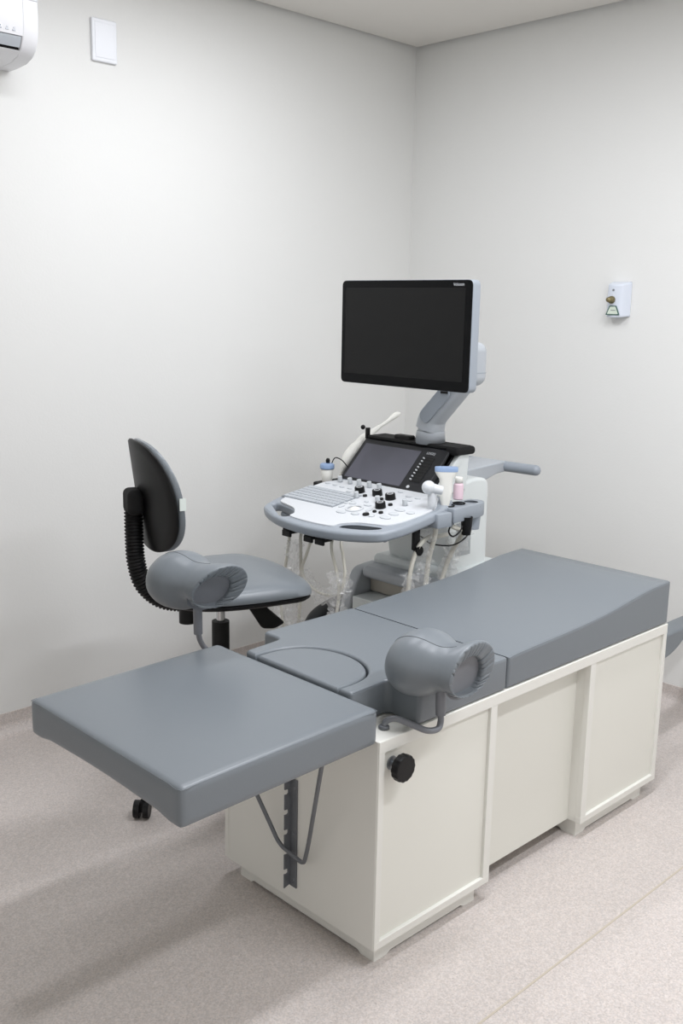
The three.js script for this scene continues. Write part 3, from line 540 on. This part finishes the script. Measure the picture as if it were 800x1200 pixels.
// ---------------------------------------------------------------- probes with their cables
function film(pts, r, sd, n = 90) {
  const c = new THREE.CatmullRomCurve3(pts.map(p => V(...p)));
  const F = c.computeFrenetFrames(n);
  return surf(n, 22, (s, th) => {
    const i = Math.round(s * n), p = c.getPointAt(s), a = th * 2 * Math.PI, x = Math.cos(a), y = Math.sin(a), t = s * n * 0.16;
    const k = Math.max(0.3, 0.72 + 1.0 * noise.noise(x * 1.7 + sd, y * 1.7, t) + 0.4 * noise.noise(x * 3 + sd, y * 3, t * 2.2) + 0.35 * noise.noise(sd, 3.3, t * 0.6));
    return p.add(F.normals[i].clone().multiplyScalar(x * r * k)).add(F.binormals[i].clone().multiplyScalar(y * r * k));
  }, 0.35);
}
{
  const dn = V(0, 1, 0);
  // convex probe, left
  let t = thing('ultrasound_probe', 'cream convex ultrasound probe with blue rim standing left of the touch panel', 'probe', [1.015, 0.83, -1.25], 'ultrasound probes');
  part(t, 'handle', lathe([[0, 0], [0.012, 0.0], [0.0165, 0.015], [0.02, 0.035], [0.0235, 0.072], [0, 0.072]], V(1.015, 0.826, -1.25)), M.probe);
  part(t, 'head', lathe([[0, 0], [0.0255, 0], [0.027, 0.004], [0.0265, 0.016], [0.022, 0.02], [0, 0.021]], V(1.015, 0.896, -1.25)), M.probeBlue, 'blue transducer head');
  part(t, 'cap_knob', [lathe([[0, 0], [0.007, 0], [0.008, 0.01], [0.005, 0.017], [0, 0.018]], V(1.02, 0.917, -1.252))], M.black);
  part(t, 'strap', tube([[1.03, 0.91, -1.245], [1.045, 0.935, -1.24], [1.07, 0.925, -1.23], [1.09, 0.9, -1.22]], 0.002, 24, 6), M.black);
  let c = part(t, 'cable', tube([[1.015, 0.83, -1.25], [1.01, 0.79, -1.256], [0.95, 0.775, -1.22], [0.8, 0.785, -1.12], [0.69, 0.775, -1.05], [0.655, 0.74, -1.043], [0.65, 0.66, -1.053], [0.64, 0.53, -1.068], [0.645, 0.42, -1.062], [0.66, 0.385, -1.035], [0.665, 0.44, -1.01], [0.662, 0.58, -0.996], [0.66, 0.7, -0.996], [0.665, 0.745, -1.0], [0.69, 0.775, -1.0], [0.74, 0.785, -1.0]], 0.0052, 220, 8), M.cable);
  part(c, 'plastic_sleeve', [film([[0.65, 0.56, -1.06], [0.642, 0.5, -1.066], [0.645, 0.41, -1.058], [0.655, 0.36, -1.04]], 0.024, 2.1, 60), film([[0.655, 0.72, -1.02], [0.655, 0.64, -1.02], [0.652, 0.55, -1.02], [0.655, 0.43, -1.015]], 0.026, 9.7, 90)], M.film, 'clear crinkled plastic sleeve', 'stuff');
  // endocavity probe
  t = thing('endocavity_probe', 'long thin white endocavity probe slanting up behind the touch panel', 'probe', [1.1, 0.85, -1.255], 'ultrasound probes');
  const e = [V(1.085, 0.862, -1.255), V(1.12, 0.915, -1.255), V(1.17, 0.96, -1.255), V(1.24, 1.005, -1.255), V(1.29, 1.03, -1.255)];
  const ec = new THREE.CatmullRomCurve3(e);
  const taper = (c, rs, n = 50) => { const F = c.computeFrenetFrames(n), rc = new THREE.CatmullRomCurve3(rs.map((r, i) => V(i / (rs.length - 1), r, 0))); return surf(n, 18, (s, th) => { const i = Math.round(s * n), a = th * 2 * Math.PI, r = Math.max(0, rc.getPoint(s).y); return c.getPointAt(s).add(F.normals[i].clone().multiplyScalar(Math.cos(a) * r)).add(F.binormals[i].clone().multiplyScalar(Math.sin(a) * r)); }, 1.0); };
  part(t, 'handle', taper(ec, [0, 0.012, 0.021, 0.0255, 0.025, 0.021, 0.022, 0.017, 0.011, 0.009]), M.probe);
  part(t, 'shaft', taper(new THREE.CatmullRomCurve3([V(1.28, 1.026, -1.255), V(1.33, 1.046, -1.254), V(1.38, 1.07, -1.253), V(1.41, 1.078, -1.252)]), [0.009, 0.0065, 0.0065, 0.0075, 0.0105, 0.011, 0]), M.probe);
  part(t, 'cap', new THREE.SphereGeometry(0.009, 16, 12).translate(1.213, 1.034, -1.265), M.black);
  c = part(t, 'cable', tube([[1.09, 0.866, -1.255], [1.085, 0.8, -1.262], [1.0, 0.79, -1.18], [0.8, 0.785, -1.0], [0.69, 0.773, -0.94], [0.657, 0.738, -0.94], [0.656, 0.68, -0.965], [0.657, 0.63, -0.985], [0.66, 0.59, -0.965], [0.665, 0.567, -0.91], [0.665, 0.57, -0.85], [0.662, 0.6, -0.803], [0.66, 0.655, -0.787], [0.66, 0.71, -0.795], [0.664, 0.75, -0.81], [0.7, 0.778, -0.83], [0.75, 0.785, -0.85]], 0.0052, 240, 8), M.cable);
  part(c, 'plastic_sleeve', [film([[0.657, 0.63, -0.98], [0.66, 0.59, -0.962], [0.665, 0.562, -0.91], [0.665, 0.565, -0.85], [0.662, 0.6, -0.803], [0.66, 0.65, -0.79]], 0.026, 5.5, 100)], M.film, 'clear crinkled plastic sleeve', 'stuff');
  // linear probe with blue face, right
  t = thing('ultrasound_probe', 'cream ultrasound probe with flat blue face in the right holder', 'probe', [1.0, 0.83, -0.658], 'ultrasound probes');
  const PX = 0.985, PZ = -0.66;
  const flat = (ys) => surf(ys.length - 1, 40, (s, th) => { const [y, a, b] = ys[Math.round(s * (ys.length - 1))], q = th * 2 * Math.PI, c = Math.cos(q), n = Math.sin(q), e = 0.75; const u = Math.sign(c) * Math.abs(c) ** e * a * 1.18, v = Math.sign(n) * Math.abs(n) ** e * b; return V(PX + 0.7 * u + 0.714 * v, y, PZ + 0.7 * u - 0.714 * v); }, 0.9);
  part(t, 'handle', flat([[0.835, 0, 0], [0.836, 0.009, 0.008], [0.855, 0.0105, 0.010], [0.875, 0.015, 0.013], [0.9, 0.0185, 0.014], [0.925, 0.0175, 0.013], [0.942, 0.019, 0.014], [0.956, 0.0275, 0.015], [0.966, 0.0315, 0.015], [0.966, 0, 0]]), M.probe);
  part(t, 'head', flat([[0.966, 0, 0], [0.966, 0.032, 0.0155], [0.978, 0.0325, 0.0155], [0.981, 0.031, 0.014], [0.981, 0, 0]]), M.probeBlue, 'pale blue transducer face');
  c = part(t, 'cable', tube([[PX, 0.84, PZ], [1.0, 0.79, -0.645], [1.05, 0.765, -0.63], [1.075, 0.74, -0.66], [1.06, 0.66, -0.695], [1.03, 0.56, -0.705], [1.01, 0.45, -0.71], [1.03, 0.33, -0.715], [1.1, 0.31, -0.75]], 0.0078, 120, 8), M.cable);
  part(c, 'plastic_sleeve', [film([[1.09, 0.79, -0.655], [1.075, 0.72, -0.67], [1.055, 0.64, -0.695], [1.03, 0.56, -0.7], [1.02, 0.48, -0.705]], 0.034, 1.3, 90)], M.film, 'clear crinkled plastic sleeve', 'stuff');
  // small round-headed probe
  t = thing('ultrasound_probe', 'small white round-headed ultrasound probe in the right holder beside the keys', 'probe', [0.905, 0.85, -0.665], 'ultrasound probes');
  part(t, 'handle', lathe([[0, 0], [0.01, 0], [0.0135, 0.02], [0.0145, 0.05], [0.0125, 0.06], [0, 0.062]], V(0.918, 0.85, -0.66)), M.white);
  part(t, 'head', [new THREE.SphereGeometry(0.022, 28, 18).translate(0.906, 0.922, -0.665), cyl(V(0.906, 0.922, -0.665), V(0.94, 0.912, -0.637), 0.017, 0.014)], M.white);
  c = part(t, 'cable', tube([[0.92, 0.855, -0.66], [0.935, 0.8, -0.655], [0.94, 0.76, -0.66], [0.95, 0.68, -0.69], [0.952, 0.6, -0.7], [0.945, 0.48, -0.705], [0.96, 0.36, -0.71], [1.05, 0.32, -0.74]], 0.0082, 100, 8), M.cable);
  part(c, 'plastic_sleeve', [film([[0.92, 0.78, -0.68], [0.925, 0.68, -0.69], [0.925, 0.58, -0.7], [0.92, 0.5, -0.705]], 0.026, 7.3, 90)], M.film, 'clear crinkled plastic sleeve', 'stuff');
  // loose cables
  t = thing('probe_cable', 'cream probe cable looped over the black side hook under the console', 'cable', [0.87, 0.3, -0.7]);
  c = part(t, 'cable', tube([[1.12, 0.72, -0.76], [1.03, 0.735, -0.72], [0.95, 0.75, -0.69], [0.892, 0.735, -0.68], [0.868, 0.69, -0.685], [0.862, 0.62, -0.695], [0.862, 0.52, -0.7], [0.87, 0.4, -0.705], [0.95, 0.31, -0.72]], 0.0075, 90, 8), M.cable);
  part(c, 'plastic_sleeve', film([[0.862, 0.64, -0.696], [0.862, 0.6, -0.698], [0.862, 0.55, -0.7], [0.866, 0.5, -0.702]], 0.022, 4.1, 50), M.film, 'clear crinkled plastic sleeve', 'stuff');
  t = thing('probe_cable', 'cream probe cable hanging straight down into the sleeve pile below the console', 'cable', [0.66, 0.3, -0.83]);
  c = part(t, 'cable', tube([[0.78, 0.788, -0.86], [0.71, 0.78, -0.86], [0.672, 0.758, -0.856], [0.658, 0.72, -0.846], [0.658, 0.65, -0.82], [0.66, 0.58, -0.812], [0.66, 0.48, -0.825], [0.68, 0.36, -0.84], [0.85, 0.235, -0.88]], 0.0052, 90, 8), M.cable);
  part(c, 'plastic_sleeve', [film([[0.658, 0.66, -0.822], [0.66, 0.6, -0.812], [0.66, 0.54, -0.815], [0.66, 0.47, -0.825], [0.67, 0.4, -0.835]], 0.03, 3.6, 100)], M.film, 'clear crinkled plastic sleeve', 'stuff');
  t = thing('gel_bottle', 'small pink and white bottle standing in the right probe holder', 'bottle', [1.07, 0.84, -0.66]);
  part(t, 'bottle', lathe([[0, 0], [0.016, 0], [0.0165, 0.004], [0.0165, 0.048], [0.012, 0.055], [0, 0.055]], V(1.055, 0.866, -0.664)), M.pink);
  part(t, 'cap', lathe([[0, 0], [0.0135, 0], [0.013, 0.016], [0.011, 0.02], [0, 0.02]], V(1.055, 0.921, -0.664)), M.probe);
  // black loop of cable behind the right holder
  t = thing('black_cable', 'thin black cable coiled below the right probe holder', 'cable', [1.02, 0.72, -0.64]);
  part(t, 'cable', tube([[1.045, 0.8, -0.625], [1.02, 0.77, -0.622], [0.995, 0.755, -0.63], [0.985, 0.77, -0.64], [1.0, 0.79, -0.645]], 0.003, 40, 6), M.black);
  part(t, 'cable_tail', tube([[1.09, 0.79, -0.635], [1.085, 0.74, -0.645], [1.03, 0.715, -0.66], [0.96, 0.725, -0.69], [0.93, 0.75, -0.71]], 0.0028, 40, 6), M.black);
}

// ---------------------------------------------------------------- things on the walls
{
  // air conditioner
  const ax0 = -0.76, ax1 = 0.1, am = 0.048;
  const a = thing('air_conditioner', 'white split air conditioner high on the left wall', 'air conditioner', [(ax0 + ax1) / 2, 2.13, ZL + 0.1]);
  // profile in (depth from wall, y)
  const pr = [[0.001, 2.43], [0.13, 2.43], [0.165, 2.42], [0.185, 2.395], [0.194, 2.35], [0.195, 2.3], [0.193, 2.264], [0.187, 2.239], [0.174, 2.215], [0.15, 2.196], [0.11, 2.185], [0.05, 2.181], [0.001, 2.181]];
  const pn = [[0.001, 2.43], [0.13, 2.43], [0.165, 2.42], [0.185, 2.395], [0.194, 2.35], [0.195, 2.3], [0.193, 2.264], [0.189, 2.245], [0.15, 2.24], [0.138, 2.21], [0.15, 2.2025], [0.1665, 2.2085], [0.15, 2.196], [0.11, 2.185], [0.05, 2.181], [0.001, 2.181]];
  const ext = (p, x0, x1, b = 0) => { const g = new THREE.ExtrudeGeometry(poly(p), { depth: x1 - x0 - 2 * b, bevelEnabled: b > 0, bevelSize: b, bevelThickness: b, bevelOffset: -b, bevelSegments: 4 }); return smooth(g, 0.45).applyMatrix4(new THREE.Matrix4().makeBasis(V(0, 0, 1), V(0, 1, 0), V(-1, 0, 0))).translate(x1 - b, 0, ZL); };
  part(a, 'housing', [ext(pn, ax0, am + 0.001), ext(pr, am, ax1, 0.006)], M.acWhite);
  part(a, 'louver', ext([[0.188, 2.2425], [0.1825, 2.229], [0.1735, 2.2145], [0.171, 2.2155], [0.18, 2.2305], [0.185, 2.2425]], ax0 + 0.05, am - 0.003), M.lightGrey);
  part(a, 'air_slot', ext([[0.151, 2.2385], [0.168, 2.2135], [0.1625, 2.2085], [0.15, 2.2045], [0.1395, 2.211]], ax0 + 0.05, am - 0.003), M.blackSoft);
  part(a, 'panel_seam', ext([[0.1945, 2.353], [0.1965, 2.3515], [0.1965, 2.3475], [0.1945, 2.346]], ax0, ax1 - 0.004), M.white);
  part(a, 'indicator', [0, 1, 2].map(i => box(-0.028 + i * 0.022, -0.018 + i * 0.022, 2.254, 2.258, ZL + 0.1905, ZL + 0.1925)).concat([0, 1, 2].map(i => box(-0.026 + i * 0.022, -0.02 + i * 0.022, 2.26, 2.264, ZL + 0.1905, ZL + 0.1932))), M.steel);
  // blank plate
  const b = thing('wall_plate', 'blank white rectangular cover plate on the upper left wall', 'wall plate', [0.434, 2.33, ZL]);
  part(b, 'cover', box(0.387, 0.481, 2.264, 2.398, ZL, ZL + 0.012, 0.004, 3), M.plate);
  part(b, 'insert', box(0.397, 0.471, 2.276, 2.386, ZL + 0.01, ZL + 0.0135, 0.002, 2), M.plate);
  // gas outlet
  const o = thing('gas_outlet', 'pale blue medical gas outlet with brass nozzle and green trapezoid label on the right wall', 'gas outlet', [XR, 1.525, -0.685]);
  const z0 = -0.708, z1 = -0.626, y0 = 1.463, y1 = 1.592;
  const sh = roundPoly([[XR - 0.001, z0 - 0.004], [XR - 0.036, z0], [XR - 0.046, z0 + 0.03], [XR - 0.04, z1 - 0.02], [XR - 0.001, z1]], [0.002, 0.008, 0.03, 0.012, 0.002]);
  const bodyG = planExtrude(sh, y0, y1, 0.006, 3);
  { const p = bodyG.attributes.position; for (let i = 0; i < p.count; i++) { const k = (XR - p.getX(i)) / 0.046, f = (p.getY(i) - y0) / (y1 - y0); p.setY(i, p.getY(i) - 0.006 * k * (1 - f) - 0.012 * k * f); } bodyG.computeVertexNormals(); }
  part(o, 'housing', bodyG, M.outlet);
  const nz = -0.682, ny = 1.524;
  part(o, 'nozzle', [lathe([[0, 0], [0.014, 0], [0.014, 0.012], [0.0105, 0.014], [0.0105, 0.024], [0.0085, 0.025], [0.0085, 0.034], [0, 0.034]], V(XR - 0.04, ny, nz), V(-1, 0, 0))], M.brass);
  part(o, 'screw', cyl(V(XR - 0.04, 1.56, -0.678), V(XR - 0.0465, 1.56, -0.678), 0.004, 0.004, 14), M.steel);
  const trap = (k, d) => new THREE.ExtrudeGeometry(roundPoly([[-0.029 * k, -0.0175 * k], [0.029 * k, -0.0175 * k], [0.014 * k, 0.0175 * k], [-0.014 * k, 0.0175 * k]], 0.003), { depth: d, bevelEnabled: false }).applyMatrix4(new THREE.Matrix4().makeBasis(V(0.06, 0, 1).normalize(), V(0, 1, 0), V(-1, 0, 0.06).normalize())).translate(XR - 0.0448, 1.485, -0.675);
  const lb = part(o, 'label', trap(1.0, 0.002), M.green, 'dark green trapezoid label with pale centre');
  part(lb, 'label_field', trap(0.78, 0.0026), M.paleGreen);
  part(lb, 'label_bar', box(XR - 0.0479, XR - 0.0465, 1.484, 1.4865, -0.688, -0.662), M.steel);
}

// ---------------------------------------------------------------- padded rest on the right wall, mostly out of view
{
  const c = thing('padded_wall_rest', 'grey padded rest standing out from the wall beyond the table head at the right edge', 'wall rest', [1.72, 0.32, -0.19]);
  const z0 = -0.225, z1 = -0.15, x0 = 1.46, x1 = 1.96;
  part(c, 'cushion', sideExtrude(roundPoly([[x0, 0.325], [x0, 0.415], [x1, 0.418], [x1, 0.4], [1.72, 0.385], [1.63, 0.34], [1.54, 0.325]], [0.02, 0.015, 0.015, 0.01, 0.03, 0.04, 0.02]), z0, z1, 0.008, 4), M.vinyl);
  part(c, 'wall_bracket', box(x1 - 0.01, XR, 0.38, 0.425, z0 + 0.01, z1 - 0.01, 0.003), M.graphite);
}
renderer.render(scene, camera);
